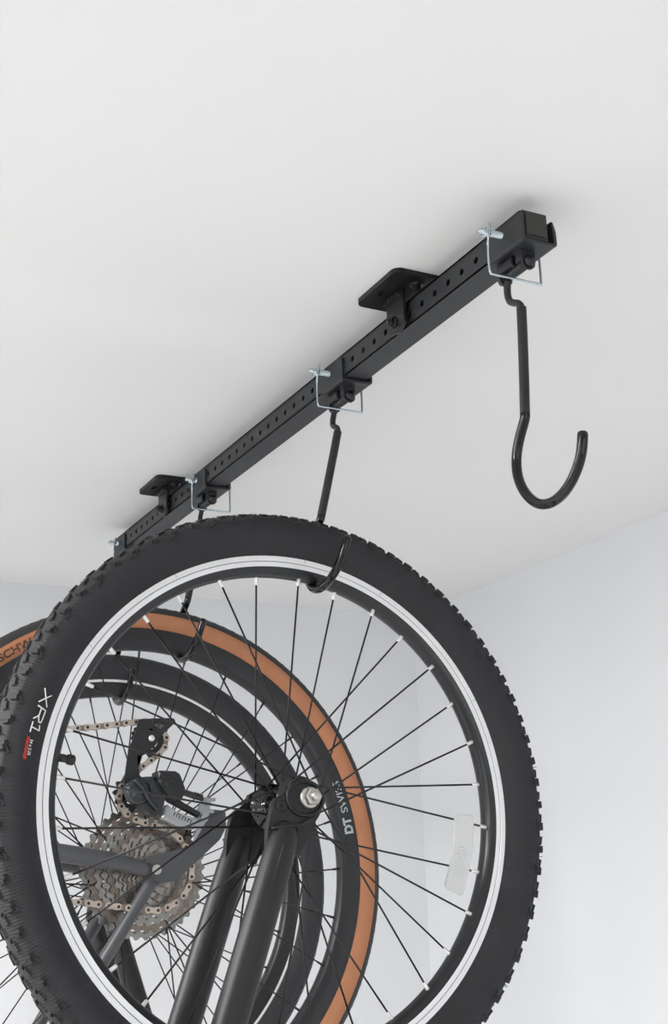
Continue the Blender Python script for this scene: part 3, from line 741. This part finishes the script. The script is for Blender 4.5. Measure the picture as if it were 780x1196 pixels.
add_spokes(bike3, 32, 0, .2860, .022, .028, math.radians(97), 62, PAT, sr=.0010, nip='spoke', nl=.009, nr=.72)
bm = new(); lathe(bm, [(.006,-.050),(.012,-.046),(.014,-.032),(.0265,-.030),(.0265,-.026),(.015,-.024),(.013,0),(.015,.024),(.0265,.026),(.0265,.030),(.014,.032),(.012,.046),(.006,.050)], 32)
hub3 = obj('hub', bm, 'gloss', bike3)
bm = new(); tube(bm, [(0,-.062,0),(0,.062,0)], .0055, 14); obj('axle_end', bm, 'steel', hub3)
bm = new(); fd = V(.31,0,-.95).normalized()
for s in (-1, 1):
    tube(bm, [V(.012,s*.054,.016), V(-.004,s*.054,-.010), V(-.012,s*.055,-.03)+fd*.02, V(-.012,s*.055,-.03)+fd*.20, V(-.012,s*.052,-.03)+fd*.34], [.010,.012,.0145,.0160,.0165], 18)
tube(bm, smooth([V(-.012,-.055,-.03)+fd*.335, V(-.012,-.04,-.03)+fd*.36, V(-.012,0,-.03)+fd*.372, V(-.012,.04,-.03)+fd*.36, V(-.012,.055,-.03)+fd*.335], 5), .0175, 16)
tube(bm, [V(-.012,0,-.03)+fd*.37, V(-.012,0,-.03)+fd*.52], .0220, 20)
obj('fork', bm, 'forkb', bike3)

# ------------------------------------------------------------------ light
w = bpy.data.worlds.new('sky'); SC.world = w; w.use_nodes = True
bg = w.node_tree.nodes['Background']; bg.inputs['Color'].default_value = (.97,.985,1,1); bg.inputs['Strength'].default_value = 2.95
def lamp(loc, sx, sy, power, label, aim=None):  # added lamps out of view, for hook highlights and a brighter ceiling
    root = empty('added_strip_light', loc, label, 'lamp', 'added strip lamps out of view')
    bm = new(); box(bm, (-sx/2-.02,-sy/2-.02,-.03),(sx/2+.02,sy/2+.02,0), bev=.005); obj('added_light_housing', bm, 'lamp', root)
    ld = bpy.data.lights.new('added_light_panel','AREA'); ld.shape = 'RECTANGLE'; ld.size = sx; ld.size_y = sy; ld.energy = power; ld.color = (1,.985,.96)
    lo = bpy.data.objects.new('added_light_panel', ld); COL.objects.link(lo); lo.parent = root; lo.location = (0,0,-.034)
lamp((-.55,1.35,CZ), .06, 1.2, 46, 'added white strip lamp on the ceiling out of view, just left of the bicycles')
lamp((-2.2,1.1,CZ), .06, 1.2, 40, 'added white strip lamp on the ceiling out of view, near the added window')

# ------------------------------------------------------------------ camera
cd = bpy.data.cameras.new('camera'); co = bpy.data.objects.new('camera', cd); COL.objects.link(co); SC.camera = co
cd.sensor_fit = 'HORIZONTAL'; cd.sensor_width = 36; cd.lens = 1552.28/780*36; cd.clip_start = .01
r = V(.8896,-.4556,-.0316).normalized(); u = V(-.1071,-.2755,.9553); u = (u-r*u.dot(r)).normalized(); b = r.cross(u)
co.matrix_world = Matrix(((r.x,u.x,b.x,0),(r.y,u.y,b.y,0),(r.z,u.z,b.z,H),(0,0,0,1)))
SC.view_settings.view_transform = 'Standard'; SC.view_settings.look = 'None'; SC.view_settings.gamma = 1; SC.view_settings.use_curve_mapping = False
SC.view_settings.exposure = 0
